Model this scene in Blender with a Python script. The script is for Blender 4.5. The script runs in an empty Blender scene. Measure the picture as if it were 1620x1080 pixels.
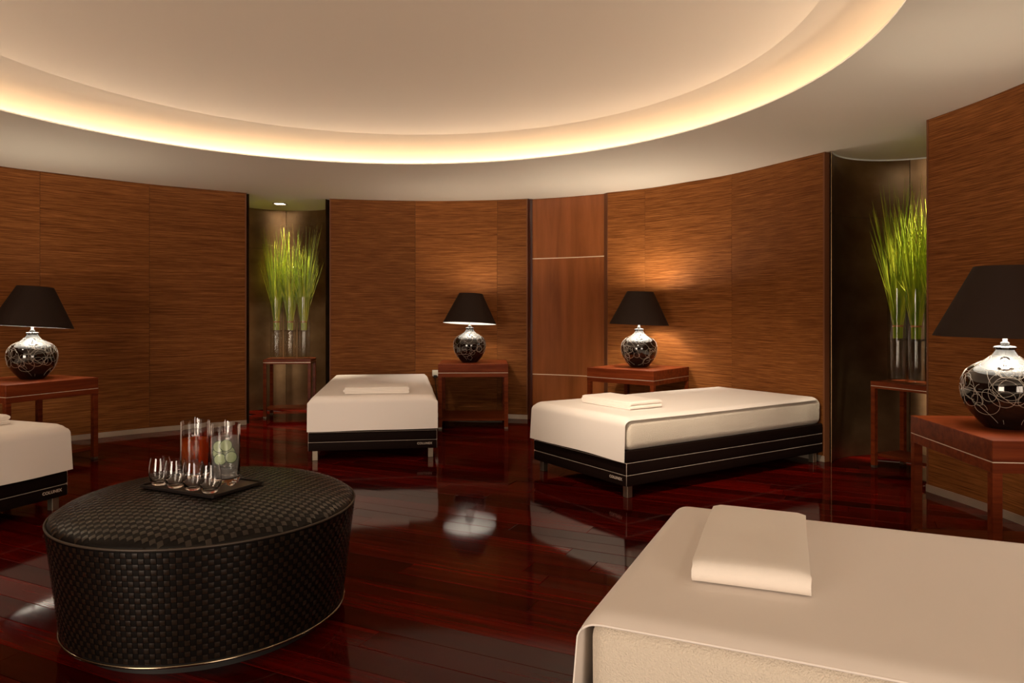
import bpy, bmesh, math, random
from mathutils import Vector, Matrix, noise
R_ = random.Random(7)
PI = math.pi
scene = bpy.context.scene
col = scene.collection

# ------------------------------------------------------------------ camera
F_PX, HORIZON, CAM_H = 1117.36, 496.16, 1.15
cam = bpy.data.cameras.new('camera')
cam.sensor_width = 36.0
cam.lens = 36.0 * F_PX / 1620.0
cam.shift_y = -(540.0 - HORIZON) / 1620.0
cam.clip_start = 0.02
cam_o = bpy.data.objects.new('camera', cam)
cam_o.location = (0, 0, CAM_H)
cam_o.rotation_euler = (PI / 2, 0, 0)
col.objects.link(cam_o)
scene.camera = cam_o

# ------------------------------------------------------------------ world, large lights, exposure
W = bpy.data.worlds.new('world'); scene.world = W
W.use_nodes = True
W.node_tree.nodes['Background'].inputs[0].default_value = (0.9, 0.72, 0.55, 1)
W.node_tree.nodes['Background'].inputs[1].default_value = 0.0
scene.view_settings.view_transform = 'Standard'
scene.view_settings.look = 'None'
scene.view_settings.gamma = 1.0
scene.view_settings.use_curve_mapping = False
scene.view_settings.exposure = 0.7

def area_light(name, loc, target, sx, sy, energy, color, spread=PI):
    l = bpy.data.lights.new(name, 'AREA')
    l.shape = 'RECTANGLE'; l.size = sx; l.size_y = sy
    l.energy = energy; l.color = color; l.spread = spread
    o = bpy.data.objects.new(name, l)
    o.location = loc
    o.rotation_euler = (Vector(target) - Vector(loc)).to_track_quat('-Z', 'Y').to_euler()
    col.objects.link(o)
    return o

def spot_light(name, loc, target, energy, color, angle, blend=0.6, radius=0.05, parent=None):
    l = bpy.data.lights.new(name, 'SPOT')
    l.energy = energy; l.color = color; l.spot_size = math.radians(angle); l.spot_blend = blend
    l.shadow_soft_size = radius
    o = bpy.data.objects.new(name, l)
    o.location = loc
    o.rotation_euler = (Vector(target) - Vector(loc)).to_track_quat('-Z', 'Y').to_euler()
    col.objects.link(o)
    return o

WARM = (1.0, 0.78, 0.55)
# added fill lights at both sides behind the camera, standing in for strobes
area_light('fill_light_left', (-3.7, -3.0, 1.00), (-0.3, 5.0, 1.9), 2.0, 1.9, 130, (1.0, 0.80, 0.62))
area_light('fill_light_right', (2.3, -3.0, 1.00), (-0.9, 5.0, 1.9), 2.0, 1.9, 66, (1.0, 0.80, 0.62))
# recessed downlights of the near part of the soffit, behind and above the frame
spot_light('downlight_near_bed', (2.05, 1.55, 2.38), (1.2, 1.7, 0.5), 12, WARM, 110, 0.9, 0.10)
# two unseen spots added above the frame to brighten the right and middle beds
spot_light('fill_spot_right', (0.1, 2.75, 2.59), (1.25, 5.3, 0.45), 420, (1.0, 0.82, 0.62), 44, 1.0, 0.10)
spot_light('fill_spot_middle', (-1.3, 2.75, 2.59), (-1.3, 6.6, 0.7), 75, (1.0, 0.82, 0.66), 60, 1.0, 0.10)
spot_light('downlight_left_bed', (-4.2, 4.0, 2.38), (-3.4, 4.0, 0.5), 45, WARM, 100, 0.9, 0.10)

# ------------------------------------------------------------------ helpers
def tag(o, label=None, cat=None, group=None, kind=None):
    if label: o['label'] = label
    if cat: o['category'] = cat
    if group: o['group'] = group
    if kind: o['kind'] = kind
    return o

def link(o, parent=None):
    col.objects.link(o)
    if parent is not None: o.parent = parent
    return o

def empty(name, loc=(0, 0, 0), rz=0.0):
    o = bpy.data.objects.new(name, None)
    o.empty_display_size = 0.1
    o.location = loc; o.rotation_euler = (0, 0, rz)
    return link(o)

def mesh_obj(name, verts, faces, mat, parent=None, smooth=False, uvs=None, loc=None, rot=None):
    me = bpy.data.meshes.new(name)
    me.from_pydata([tuple(v) for v in verts], [], faces)
    if uvs is not None:
        lay = me.uv_layers.new(name='UVMap')
        for lp in me.loops:
            lay.data[lp.index].uv = uvs[lp.vertex_index]
    if smooth:
        me.polygons.foreach_set('use_smooth', [True] * len(me.polygons))
    me.materials.append(mat)
    me.update()
    o = bpy.data.objects.new(name, me)
    if loc is not None: o.location = loc
    if rot is not None: o.rotation_euler = rot
    return link(o, parent)

def bm_obj(name, bm, mat, parent=None, smooth=False, loc=None, rot=None, autosmooth=None):
    bmesh.ops.recalc_face_normals(bm, faces=bm.faces)
    me = bpy.data.meshes.new(name)
    bm.to_mesh(me); bm.free()
    if smooth: me.polygons.foreach_set('use_smooth', [True] * len(me.polygons))
    if autosmooth is not None:
        me.polygons.foreach_set('use_smooth', [True] * len(me.polygons))
        me.set_sharp_from_angle(angle=math.radians(autosmooth))
    me.materials.append(mat)
    o = bpy.data.objects.new(name, me)
    if loc is not None: o.location = loc
    if rot is not None: o.rotation_euler = rot
    return link(o, parent)

def box_bm(x0, x1, y0, y1, z0, z1, bevel=0.0, seg=2, bm=None):
    new = bm is None
    if new: bm = bmesh.new()
    r = bmesh.ops.create_cube(bm, size=1.0)
    vs = r['verts']
    for v in vs:
        v.co = Vector((x0 + (v.co.x + .5) * (x1 - x0), y0 + (v.co.y + .5) * (y1 - y0), z0 + (v.co.z + .5) * (z1 - z0)))
    if bevel > 0:
        es = list({e for v in vs for e in v.link_edges})
        bmesh.ops.bevel(bm, geom=es, offset=bevel, segments=seg, profile=0.5, affect='EDGES')
    return bm

def lathe(profile, n=48, close=False):
    """profile [(r,z)...] -> verts, faces (full turn)"""
    verts, faces = [], []
    m = len(profile)
    for r, z in profile:
        for k in range(n):
            a = 2 * PI * k / n
            verts.append((r * math.cos(a), r * math.sin(a), z))
    rng = m if close else m - 1
    for i in range(rng):
        j = (i + 1) % m
        for k in range(n):
            k2 = (k + 1) % n
            faces.append((i * n + k, i * n + k2, j * n + k2, j * n + k))
    return verts, faces

def lathe_obj(name, profile, mat, parent=None, n=48, close=False, cap=(False, False), smooth=True, loc=None, rot=None, sharp=40):
    v, f = lathe(profile, n, close)
    if cap[0]: f.append(tuple(reversed(range(n))))
    if cap[1]: f.append(tuple((len(profile) - 1) * n + k for k in range(n)))
    bm = bmesh.new()
    bv = [bm.verts.new(p) for p in v]
    for q in f: bm.faces.new([bv[i] for i in q])
    return bm_obj(name, bm, mat, parent, loc=loc, rot=rot, autosmooth=sharp)

def tube(pts, rad, n=6, cap=True, verts=None, faces=None):
    """append a tube along pts; rad float or list"""
    if verts is None: verts, faces = [], []
    pts = [Vector(p) for p in pts]
    m = len(pts)
    up = Vector((0, 0, 1))
    base = len(verts)
    prev = None
    for i, p in enumerate(pts):
        t = (pts[min(i + 1, m - 1)] - pts[max(i - 1, 0)])
        if t.length < 1e-9: t = Vector((0, 0, 1))
        t.normalize()
        if prev is None:
            a = up if abs(t.dot(up)) < .9 else Vector((1, 0, 0))
            s = t.cross(a).normalized()
        else:
            s = (prev - t * prev.dot(t))
            s = s.normalized() if s.length > 1e-6 else t.cross(up).normalized()
        prev = s
        b = t.cross(s)
        r = rad[i] if isinstance(rad, (list, tuple)) else rad
        for k in range(n):
            a = 2 * PI * k / n
            verts.append(p + s * (r * math.cos(a)) + b * (r * math.sin(a)))
    for i in range(m - 1):
        for k in range(n):
            k2 = (k + 1) % n
            faces.append((base + i * n + k, base + i * n + k2, base + (i + 1) * n + k2, base + (i + 1) * n + k))
    if cap:
        faces.append(tuple(base + k for k in reversed(range(n))))
        faces.append(tuple(base + (m - 1) * n + k for k in range(n)))
    return verts, faces

def copy_tree(o, parent=None):
    c = o.copy(); col.objects.link(c)
    if parent is not None: c.parent = parent
    for ch in list(o.children):
        copy_tree(ch, c)
    return c

def catmull(pts, per=10):
    P = [Vector((p[0], p[1])) for p in pts]
    P = [P[0] * 2 - P[1]] + P + [P[-1] * 2 - P[-2]]
    out = []
    for i in range(1, len(P) - 2):
        for k in range(per):
            t = k / per
            a, b, c, d = P[i - 1], P[i], P[i + 1], P[i + 2]
            out.append(0.5 * ((2 * b) + (c - a) * t + (2 * a - 5 * b + 4 * c - d) * t * t + (3 * b - a - 3 * c + d) * t ** 3))
    out.append(P[-2].copy())
    return out

# ------------------------------------------------------------------ materials
def mat_new(name):
    m = bpy.data.materials.new(name); m.use_nodes = True
    nt = m.node_tree
    b = nt.nodes['Principled BSDF']
    return m, nt, b

def N(nt, t, **kw):
    n = nt.nodes.new(t)
    for k, v in kw.items(): setattr(n, k, v)
    return n

def L(nt, a, b): nt.links.new(a, b)

def plain(name, color, rough=0.5, metal=0.0, coat=0.0, spec=0.5, bump=None, var=0.0, sheen=0.0):
    m, nt, b = mat_new(name)
    b.inputs['Base Color'].default_value = (*color, 1)
    b.inputs['Roughness'].default_value = rough
    b.inputs['Metallic'].default_value = metal
    b.inputs['Specular IOR Level'].default_value = spec
    b.inputs['Coat Weight'].default_value = coat
    b.inputs['Coat Roughness'].default_value = 0.05
    b.inputs['Sheen Weight'].default_value = sheen
    tc = N(nt, 'ShaderNodeTexCoord')
    if var > 0:
        nz = N(nt, 'ShaderNodeTexNoise'); nz.inputs['Scale'].default_value = 6; nz.inputs['Detail'].default_value = 5
        L(nt, tc.outputs['Object'], nz.inputs['Vector'])
        mx = N(nt, 'ShaderNodeMix', data_type='RGBA')
        L(nt, nz.outputs['Fac'], mx.inputs[0])
        mx.inputs[6].default_value = (*[c * (1 - var) for c in color], 1)
        mx.inputs[7].default_value = (*[min(1, c * (1 + var)) for c in color], 1)
        L(nt, mx.outputs[2], b.inputs['Base Color'])
    if bump:
        nz2 = N(nt, 'ShaderNodeTexNoise'); nz2.inputs['Scale'].default_value = bump[0]; nz2.inputs['Detail'].default_value = 3
        L(nt, tc.outputs['Object'], nz2.inputs['Vector'])
        bp = N(nt, 'ShaderNodeBump'); bp.inputs['Strength'].default_value = bump[1]; bp.inputs['Distance'].default_value = bump[2]
        L(nt, nz2.outputs['Fac'], bp.inputs['Height'])
        L(nt, bp.outputs['Normal'], b.inputs['Normal'])
    return m

def emit(name, color, strength):
    m, nt, b = mat_new(name)
    b.inputs['Base Color'].default_value = (*color, 1)
    b.inputs['Emission Color'].default_value = (*color, 1)
    b.inputs['Emission Strength'].default_value = strength
    return m

def ramp(nt, stops):
    r = N(nt, 'ShaderNodeValToRGB')
    e = r.color_ramp.elements
    while len(e) > 1: e.remove(e[-1])
    e[0].position = stops[0][0]; e[0].color = (*stops[0][1], 1)
    for p, c in stops[1:]:
        k = e.new(p); k.color = (*c, 1)
    return r

def grasscloth_mat():
    m, nt, b = mat_new('grasscloth')
    uv = N(nt, 'ShaderNodeUVMap')
    oi = N(nt, 'ShaderNodeObjectInfo')
    add = N(nt, 'ShaderNodeVectorMath', operation='ADD')
    cmb = N(nt, 'ShaderNodeCombineXYZ')
    mul = N(nt, 'ShaderNodeMath', operation='MULTIPLY'); mul.inputs[1].default_value = 17.0
    L(nt, oi.outputs['Random'], mul.inputs[0]); L(nt, mul.outputs[0], cmb.inputs[0]); L(nt, mul.outputs[0], cmb.inputs[2])
    L(nt, uv.outputs['UV'], add.inputs[0]); L(nt, cmb.outputs[0], add.inputs[1])
    def streak(sx, sy, det, sc=1.0):
        mp = N(nt, 'ShaderNodeVectorMath', operation='MULTIPLY'); mp.inputs[1].default_value = (sx, sy, 1)
        L(nt, add.outputs[0], mp.inputs[0])
        n = N(nt, 'ShaderNodeTexNoise'); n.inputs['Scale'].default_value = sc; n.inputs['Detail'].default_value = det
        n.inputs['Roughness'].default_value = 0.65
        L(nt, mp.outputs[0], n.inputs['Vector'])
        return n
    a = streak(4.5, 230, 4); c = streak(1.6, 95, 3); d = streak(14, 330, 2)
    s1 = N(nt, 'ShaderNodeMath', operation='MULTIPLY_ADD'); s1.inputs[1].default_value = 0.68
    L(nt, a.outputs['Fac'], s1.inputs[0])
    m2 = N(nt, 'ShaderNodeMath', operation='MULTIPLY'); m2.inputs[1].default_value = 0.32
    L(nt, c.outputs['Fac'], m2.inputs[0]); L(nt, m2.outputs[0], s1.inputs[2])
    rp = ramp(nt, [(0.33, (0.062, 0.0160, 0.0028)), (0.46, (0.146, 0.046, 0.0095)), (0.55, (0.218, 0.076, 0.0175)), (0.68, (0.34, 0.134, 0.037))])
    L(nt, s1.outputs[0], rp.inputs[0])
    # panel-to-panel tint
    hv = N(nt, 'ShaderNodeHueSaturation')
    vm = N(nt, 'ShaderNodeMath', operation='MULTIPLY_ADD'); vm.inputs[1].default_value = 0.26; vm.inputs[2].default_value = 0.88
    L(nt, oi.outputs['Random'], vm.inputs[0]); L(nt, vm.outputs[0], hv.inputs['Value'])
    L(nt, rp.outputs[0], hv.inputs['Color']); L(nt, hv.outputs[0], b.inputs['Base Color'])
    b.inputs['Roughness'].default_value = 0.6
    b.inputs['Specular IOR Level'].default_value = 0.10
    ad = N(nt, 'ShaderNodeMath', operation='ADD')
    L(nt, a.outputs['Fac'], ad.inputs[0]); L(nt, d.outputs['Fac'], ad.inputs[1])
    bp = N(nt, 'ShaderNodeBump'); bp.inputs['Strength'].default_value = 0.35; bp.inputs['Distance'].default_value = 0.002
    L(nt, ad.outputs[0], bp.inputs['Height']); L(nt, bp.outputs['Normal'], b.inputs['Normal'])
    return m

def wood_mat(name, dark, mid, light, axis_scale=(1.2, 26, 26), rough=0.25, coat=0.5, coat_rough=0.06, coords='Object', rand=0.35, bump=0.0, spec=0.5):
    m, nt, b = mat_new(name)
    oi = N(nt, 'ShaderNodeObjectInfo')
    tc = N(nt, 'ShaderNodeTexCoord')
    src = tc.outputs[coords]
    mul = N(nt, 'ShaderNodeMath', operation='MULTIPLY'); mul.inputs[1].default_value = 31.0
    L(nt, oi.outputs['Random'], mul.inputs[0])
    ad = N(nt, 'ShaderNodeVectorMath', operation='ADD')
    L(nt, src, ad.inputs[0]); L(nt, mul.outputs[0], ad.inputs[1])
    mp = N(nt, 'ShaderNodeVectorMath', operation='MULTIPLY'); mp.inputs[1].default_value = axis_scale
    L(nt, ad.outputs[0], mp.inputs[0])
    n1 = N(nt, 'ShaderNodeTexNoise'); n1.inputs['Scale'].default_value = 1.0; n1.inputs['Detail'].default_value = 6; n1.inputs['Roughness'].default_value = 0.6
    n1.inputs['Distortion'].default_value = 0.4
    L(nt, mp.outputs[0], n1.inputs['Vector'])
    rp = ramp(nt, [(0.3, dark), (0.52, mid), (0.75, light)])
    L(nt, n1.outputs['Fac'], rp.inputs[0])
    hv = N(nt, 'ShaderNodeHueSaturation')
    vm = N(nt, 'ShaderNodeMath', operation='MULTIPLY_ADD'); vm.inputs[1].default_value = 2 * rand; vm.inputs[2].default_value = 1 - rand
    L(nt, oi.outputs['Random'], vm.inputs[0]); L(nt, vm.outputs[0], hv.inputs['Value'])
    L(nt, rp.outputs[0], hv.inputs['Color']); L(nt, hv.outputs[0], b.inputs['Base Color'])
    b.inputs['Roughness'].default_value = rough
    b.inputs['Specular IOR Level'].default_value = spec
    b.inputs['Coat Weight'].default_value = coat
    b.inputs['Coat Roughness'].default_value = coat_rough
    if bump > 0:
        bp = N(nt, 'ShaderNodeBump'); bp.inputs['Strength'].default_value = bump; bp.inputs['Distance'].default_value = 0.002
        L(nt, n1.outputs['Fac'], bp.inputs['Height']); L(nt, bp.outputs['Normal'], b.inputs['Normal'])
        L(nt, bp.outputs['Normal'], b.inputs['Coat Normal'])
    return m

def thin_glass(name, tint=(1, 1, 1), refl=0.04, edge=0.55, rough=0.0, milk=0.0, milk_col=(0.8, 0.8, 0.8)):
    m = bpy.data.materials.new(name); m.use_nodes = True
    nt = m.node_tree
    nt.nodes.remove(nt.nodes['Principled BSDF'])
    out = nt.nodes['Material Output']
    tr = N(nt, 'ShaderNodeBsdfTransparent'); tr.inputs[0].default_value = (*tint, 1)
    gl = N(nt, 'ShaderNodeBsdfGlossy'); gl.inputs['Roughness'].default_value = rough + 0.02
    lw = N(nt, 'ShaderNodeLayerWeight'); lw.inputs['Blend'].default_value = 0.15
    ma = N(nt, 'ShaderNodeMath', operation='MULTIPLY_ADD'); ma.inputs[1].default_value = edge; ma.inputs[2].default_value = refl
    L(nt, lw.outputs['Facing'], ma.inputs[0])
    mx = N(nt, 'ShaderNodeMixShader')
    L(nt, ma.outputs[0], mx.inputs[0]); L(nt, tr.outputs[0], mx.inputs[1]); L(nt, gl.outputs[0], mx.inputs[2])
    last = mx.outputs[0]
    if milk > 0:
        df = N(nt, 'ShaderNodeBsdfTranslucent'); df.inputs[0].default_value = (*milk_col, 1)
        d2 = N(nt, 'ShaderNodeBsdfDiffuse'); d2.inputs[0].default_value = (*milk_col, 1)
        m3 = N(nt, 'ShaderNodeMixShader'); m3.inputs[0].default_value = 0.5
        L(nt, df.outputs[0], m3.inputs[1]); L(nt, d2.outputs[0], m3.inputs[2])
        m2 = N(nt, 'ShaderNodeMixShader'); m2.inputs[0].default_value = milk
        L(nt, last, m2.inputs[1]); L(nt, m3.outputs[0], m2.inputs[2]); last = m2.outputs[0]
    L(nt, last, out.inputs['Surface'])
    return m

M = {}
M['cloth_wall'] = grasscloth_mat()
M['paint'] = plain('ceiling_paint', (0.82, 0.695, 0.56), 0.9, spec=0.1)
M['soffit'] = plain('soffit_paint', (0.90, 0.83, 0.70), 0.9, spec=0.1)
M['plank'] = wood_mat('jatoba_floor', (0.023, 0.0006, 0.0003), (0.058, 0.0013, 0.0005), (0.100, 0.003, 0.0010), (1.4, 34, 10), rough=0.5, coat=0.5, coat_rough=0.065, rand=0.55, spec=0.0)
M['subfloor'] = plain('subfloor', (0.012, 0.004, 0.003), 0.6)
M['table'] = wood_mat('table_wood', (0.090, 0.0140, 0.0036), (0.155, 0.028, 0.0068), (0.22, 0.048, 0.012), (2.0, 30, 30), rough=0.38, coat=0.03, rand=0.08, spec=0.10)
M['door'] = wood_mat('door_wood', (0.170, 0.046, 0.010), (0.225, 0.066, 0.016), (0.28, 0.088, 0.024), (9, 9, 0.8), rough=0.35, coat=0.12, coat_rough=0.2, rand=0.06, spec=0.2)
M['jamb'] = wood_mat('jamb_wood', (0.030, 0.006, 0.003), (0.045, 0.009, 0.004), (0.065, 0.014, 0.006), (10, 10, 0.8), rough=0.3, rand=0.05)
M['edge'] = plain('copper_edge', (0.16, 0.06, 0.025), 0.5, spec=0.15)
M['inlay'] = plain('pale_inlay', (0.75, 0.62, 0.48), 0.35, metal=0.3)
M['base'] = plain('brushed_baseboard', (0.50, 0.41, 0.32), 0.40, metal=0.6, var=0.2)
M['bronze'] = None
M['leather'] = plain('espresso_leather', (0.009, 0.0042, 0.0032), 0.6, spec=0.05, bump=(400, 0.15, 0.001))
M['piping'] = plain('pale_piping', (0.46, 0.37, 0.31), 0.6)
M['steel'] = plain('brushed_steel', (0.34, 0.28, 0.21), 0.35, metal=0.9)
M['sheet'] = plain('cotton_sheet', (0.83, 0.765, 0.72), 0.85, spec=0.15, bump=(900, 0.10, 0.0006), sheen=0.1)
M['terry'] = plain('terry_cloth', (0.72, 0.64, 0.54), 0.95, spec=0.05, bump=(260, 0.9, 0.005), sheen=0.2)
M['towel'] = plain('towel_cotton', (0.84, 0.775, 0.715), 0.92, spec=0.05, bump=(420, 0.35, 0.002), sheen=0.2)
M['ceramic'] = plain('black_ceramic', (0.006, 0.0035, 0.003), 0.06, spec=0.6, coat=0.6)
M['scroll'] = plain('scroll_line', (0.50, 0.43, 0.36), 0.45)
M['shade'] = plain('black_shade_fabric', (0.018, 0.0078, 0.0042), 0.75, spec=0.25, bump=(600, 0.3, 0.001))
M['lining'] = plain('white_lining', (0.74, 0.75, 0.75), 0.7)
M['rod'] = plain('white_rod', (0.75, 0.74, 0.72), 0.3, metal=0.2)
M['glass'] = thin_glass('clear_glass', (0.985, 0.985, 0.975), 0.016, 0.62)
def solid_glass():
    m, nt, b = mat_new('tumbler_glass')
    b.inputs['Base Color'].default_value = (1, 1, 1, 1)
    b.inputs['Roughness'].default_value = 0.0
    b.inputs['IOR'].default_value = 1.45
    b.inputs['Transmission Weight'].default_value = 1.0
    return m
M['tumbler'] = solid_glass()
M['vase_glass'] = thin_glass('vase_glass', (0.97, 0.97, 0.95), 0.02, 0.8)
M['water'] = thin_glass('water', (0.90, 0.93, 0.93), 0.02, 0.25, milk=0.20, milk_col=(0.90, 0.90, 0.96))
M['tea'] = thin_glass('tea', (0.80, 0.20, 0.03), 0.02, 0.15, milk=0.26, milk_col=(0.98, 0.24, 0.03))
M['cuc_skin'] = plain('cucumber_skin', (0.018, 0.075, 0.008), 0.4)
M['cuc_flesh'] = plain('cucumber_flesh', (0.66, 0.78, 0.42), 0.5)
M['tray'] = plain('black_tray', (0.010, 0.007, 0.006), 0.3, spec=0.4)
M['tray_in'] = plain('tray_inner', (0.055, 0.034, 0.021), 0.35)
M['tie'] = plain('raffia_tie', (0.42, 0.17, 0.04), 0.7)
M['weave_dark'] = plain('weave_dark', (0.0025, 0.0014, 0.0010), 0.42, spec=0.2, bump=(700, 0.35, 0.001))
M['weave_light'] = plain('weave_light', (0.0115, 0.0065, 0.0036), 0.27, spec=0.6, bump=(700, 0.35, 0.001))
M['cord'] = plain('cord_piping', (0.035, 0.022, 0.014), 0.45)
M['chrome'] = plain('dark_chrome', (0.30, 0.24, 0.17), 0.18, metal=1.0)
M['plastic'] = plain('ivory_plastic', (0.75, 0.70, 0.58), 0.4)
M['black'] = plain('black_paint', (0.006, 0.005, 0.005), 0.5)
M['bulb'] = emit('bulb_glow', (1.0, 0.86, 0.66), 4)
M['lens'] = emit('lens_glow', (1.0, 0.93, 0.80), 9)
M['strip'] = emit('led_strip', (1.0, 0.87, 0.71), 74)

def bronze_mat():
    m, nt, b = mat_new('bronze_sheet')
    uv = N(nt, 'ShaderNodeUVMap')
    mp = N(nt, 'ShaderNodeVectorMath', operation='MULTIPLY'); mp.inputs[1].default_value = (2.2, 3.0, 1)
    L(nt, uv.outputs['UV'], mp.inputs[0])
    n = N(nt, 'ShaderNodeTexNoise'); n.inputs['Scale'].default_value = 1.2; n.inputs['Detail'].default_value = 6
    L(nt, mp.outputs[0], n.inputs['Vector'])
    rp = ramp(nt, [(0.3, (0.17, 0.098, 0.045)), (0.7, (0.29, 0.185, 0.098))])
    L(nt, n.outputs['Fac'], rp.inputs[0]); L(nt, rp.outputs[0], b.inputs['Base Color'])
    b.inputs['Metallic'].default_value = 0.9
    r2 = N(nt, 'ShaderNodeMapRange'); r2.inputs[3].default_value = 0.24; r2.inputs[4].default_value = 0.42
    L(nt, n.outputs['Fac'], r2.inputs[0]); L(nt, r2.outputs[0], b.inputs['Roughness'])
    return m
M['bronze'] = bronze_mat()

def grass_mat():
    m, nt, b = mat_new('grass_blade')
    tc = N(nt, 'ShaderNodeTexCoord')
    n = N(nt, 'ShaderNodeTexNoise'); n.inputs['Scale'].default_value = 40; n.inputs['Detail'].default_value = 2
    mp = N(nt, 'ShaderNodeVectorMath', operation='MULTIPLY'); mp.inputs[1].default_value = (1, 1, 0.05)
    L(nt, tc.outputs['Object'], mp.inputs[0]); L(nt, mp.outputs[0], n.inputs['Vector'])
    rp = ramp(nt, [(0.3, (0.085, 0.16, 0.010)), (0.5, (0.29, 0.36, 0.016)), (0.7, (0.62, 0.60, 0.05))])
    L(nt, n.outputs['Fac'], rp.inputs[0]); L(nt, rp.outputs[0], b.inputs['Base Color'])
    b.inputs['Roughness'].default_value = 0.4
    return m
M['grass'] = grass_mat()

# ------------------------------------------------------------------ room plan (metres, from measured points)
ZC = 2.405            # soffit height
CEN = Vector((-0.95, 3.7))
L_pts = [(-4.1, 1.1), (-4.65, 2.0), (-4.97, 2.9), (-5.08, 3.8), (-5.0, 4.6), (-4.74, 5.4), (-4.35, 6.01), (-4.15, 6.23), (-3.51, 6.84), (-2.76, 7.34)]
M_pts = [(-1.99, 7.70), (-1.55, 7.80), (-1.08, 7.855), (-0.68, 7.86), (-0.16, 7.79), (0.17, 7.71)]
D_pts = [(0.215, 7.745), (0.6, 7.585), (0.975, 7.375)]
C_pts = [(0.99, 7.32), (1.34, 7.085), (1.64, 6.76), (1.985, 6.34), (2.425, 5.475)]
R_pts = [(2.69, 4.58), (2.755, 4.19), (2.785, 3.83), (2.80, 3.2), (2.76, 2.4), (2.66, 1.6), (2.46, 0.9)]

class Path:
    def __init__(s, pts, per=12):
        s.p = catmull(pts, per)
        s.s = [0.0]
        for a, b in zip(s.p, s.p[1:]): s.s.append(s.s[-1] + (b - a).length)
        s.len = s.s[-1]
    def at(s, d):
        d = max(0, min(s.len, d))
        for i in range(len(s.s) - 1):
            if s.s[i + 1] >= d - 1e-9:
                t = (d - s.s[i]) / max(1e-9, s.s[i + 1] - s.s[i])
                return s.p[i].lerp(s.p[i + 1], t)
        return s.p[-1]
    def normal_out(s, d, cen):
        a, b = s.at(d - 0.01), s.at(d + 0.01)
        t = (b - a).normalized(); n = Vector((t.y, -t.x))
        if n.dot(s.at(d) - cen) < 0: n = -n
        return n
    def px_to_d(s, px):
        best, bd = 0, 1e9
        for i in range(801):
            d = s.len * i / 800; q = s.at(d)
            if q.y < .3: continue
            e = abs(810 + F_PX * q.x / q.y - px)
            if e < bd: bd, best = e, d
        return best

def strip_solid(name, path, d0, d1, z0, z1, mat, parent, cen=CEN, inset=0.0, thick=0.05, step=0.08, kind=None):
    """curved slab that follows the plan path; inner face at path - inset"""
    n = max(2, int((d1 - d0) / step) + 1)
    verts, uvs, faces = [], [], []
    for i in range(n + 1):
        d = d0 + (d1 - d0) * i / n
        q = path.at(d); no = path.normal_out(d, cen)
        a = q - no * inset; b = q - no * inset + no * thick
        for p, z in ((a, z0), (a, z1), (b, z1), (b, z0)):
            verts.append((p.x, p.y, z)); uvs.append((d, z))
    for i in range(n):
        for k in range(4):
            k2 = (k + 1) % 4
            faces.append((i * 4 + k, i * 4 + k2, (i + 1) * 4 + k2, (i + 1) * 4 + k))
    faces.append((0, 3, 2, 1)); faces.append((n * 4, n * 4 + 1, n * 4 + 2, n * 4 + 3))
    bm = bmesh.new()
    lay = bm.loops.layers.uv.new('UVMap')
    bv = [bm.verts.new(v) for v in verts]
    for f in faces:
        fc = bm.faces.new([bv[i] for i in f])
        for lp, i in zip(fc.loops, f): lp[lay].uv = uvs[i]
    o = bm_obj(name, bm, mat, parent, autosmooth=35)
    if kind: o['kind'] = kind
    return o

def wall(name, path, cuts, label, ends=(True, True), base=True, side=''):
    root = empty(name); tag(root, label, 'wall', kind='structure')
    seams = [0.0] + cuts + [path.len]
    g = 0.0012
    for i in range(len(seams) - 1):
        strip_solid('panel', path, seams[i] + g, seams[i + 1] - g, 0.0, ZC, M['cloth_wall'], root, inset=0.0)
    for k, on in enumerate(ends):
        if on:
            d = 0.0 if k == 0 else path.len
            w = 0.014
            if k == 0: strip_solid('edge_trim', path, -0.0, w, 0.0, ZC, M['edge'], root, inset=0.003, thick=0.058)
            else: strip_solid('edge_trim', path, path.len - w, path.len, 0.0, ZC, M['edge'], root, inset=0.003, thick=0.058)
    if base:
        b = strip_solid('baseboard_' + side, path, 0.0, path.len, 0.0, 0.047, M['base'], None, inset=0.008, thick=0.007)
        tag(b, 'brushed metal baseboard along the foot of the ' + side.replace('_', ' ') + ' wall', 'baseboard', kind='structure')
    return root

pL, pM, pD, pC, pR = Path(L_pts), Path(M_pts), Path(D_pts), Path(C_pts), Path(R_pts)
wall('wall_left', pL, [1.2, 2.3, 3.4, 4.5, pL.px_to_d(63), pL.px_to_d(237)], 'curved brown grasscloth wall behind the leftmost lamp', (False, True), True, 'left')
wall('wall_center', pM, [pM.px_to_d(656.7), pM.px_to_d(786.7)], 'curved brown grasscloth wall between the left niche and the wooden door', (True, True), True, 'center')
wall('wall_right', pC, [pC.px_to_d(1020), pC.px_to_d(1157.5)], 'curved brown grasscloth wall between the wooden door and the right niche', (False, True), True, 'right')
wall('wall_near_right', pR, [1.9, 3.0], 'curved brown grasscloth wall behind the lamp cut by the right frame edge', (True, False), True, 'near_right')

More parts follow.
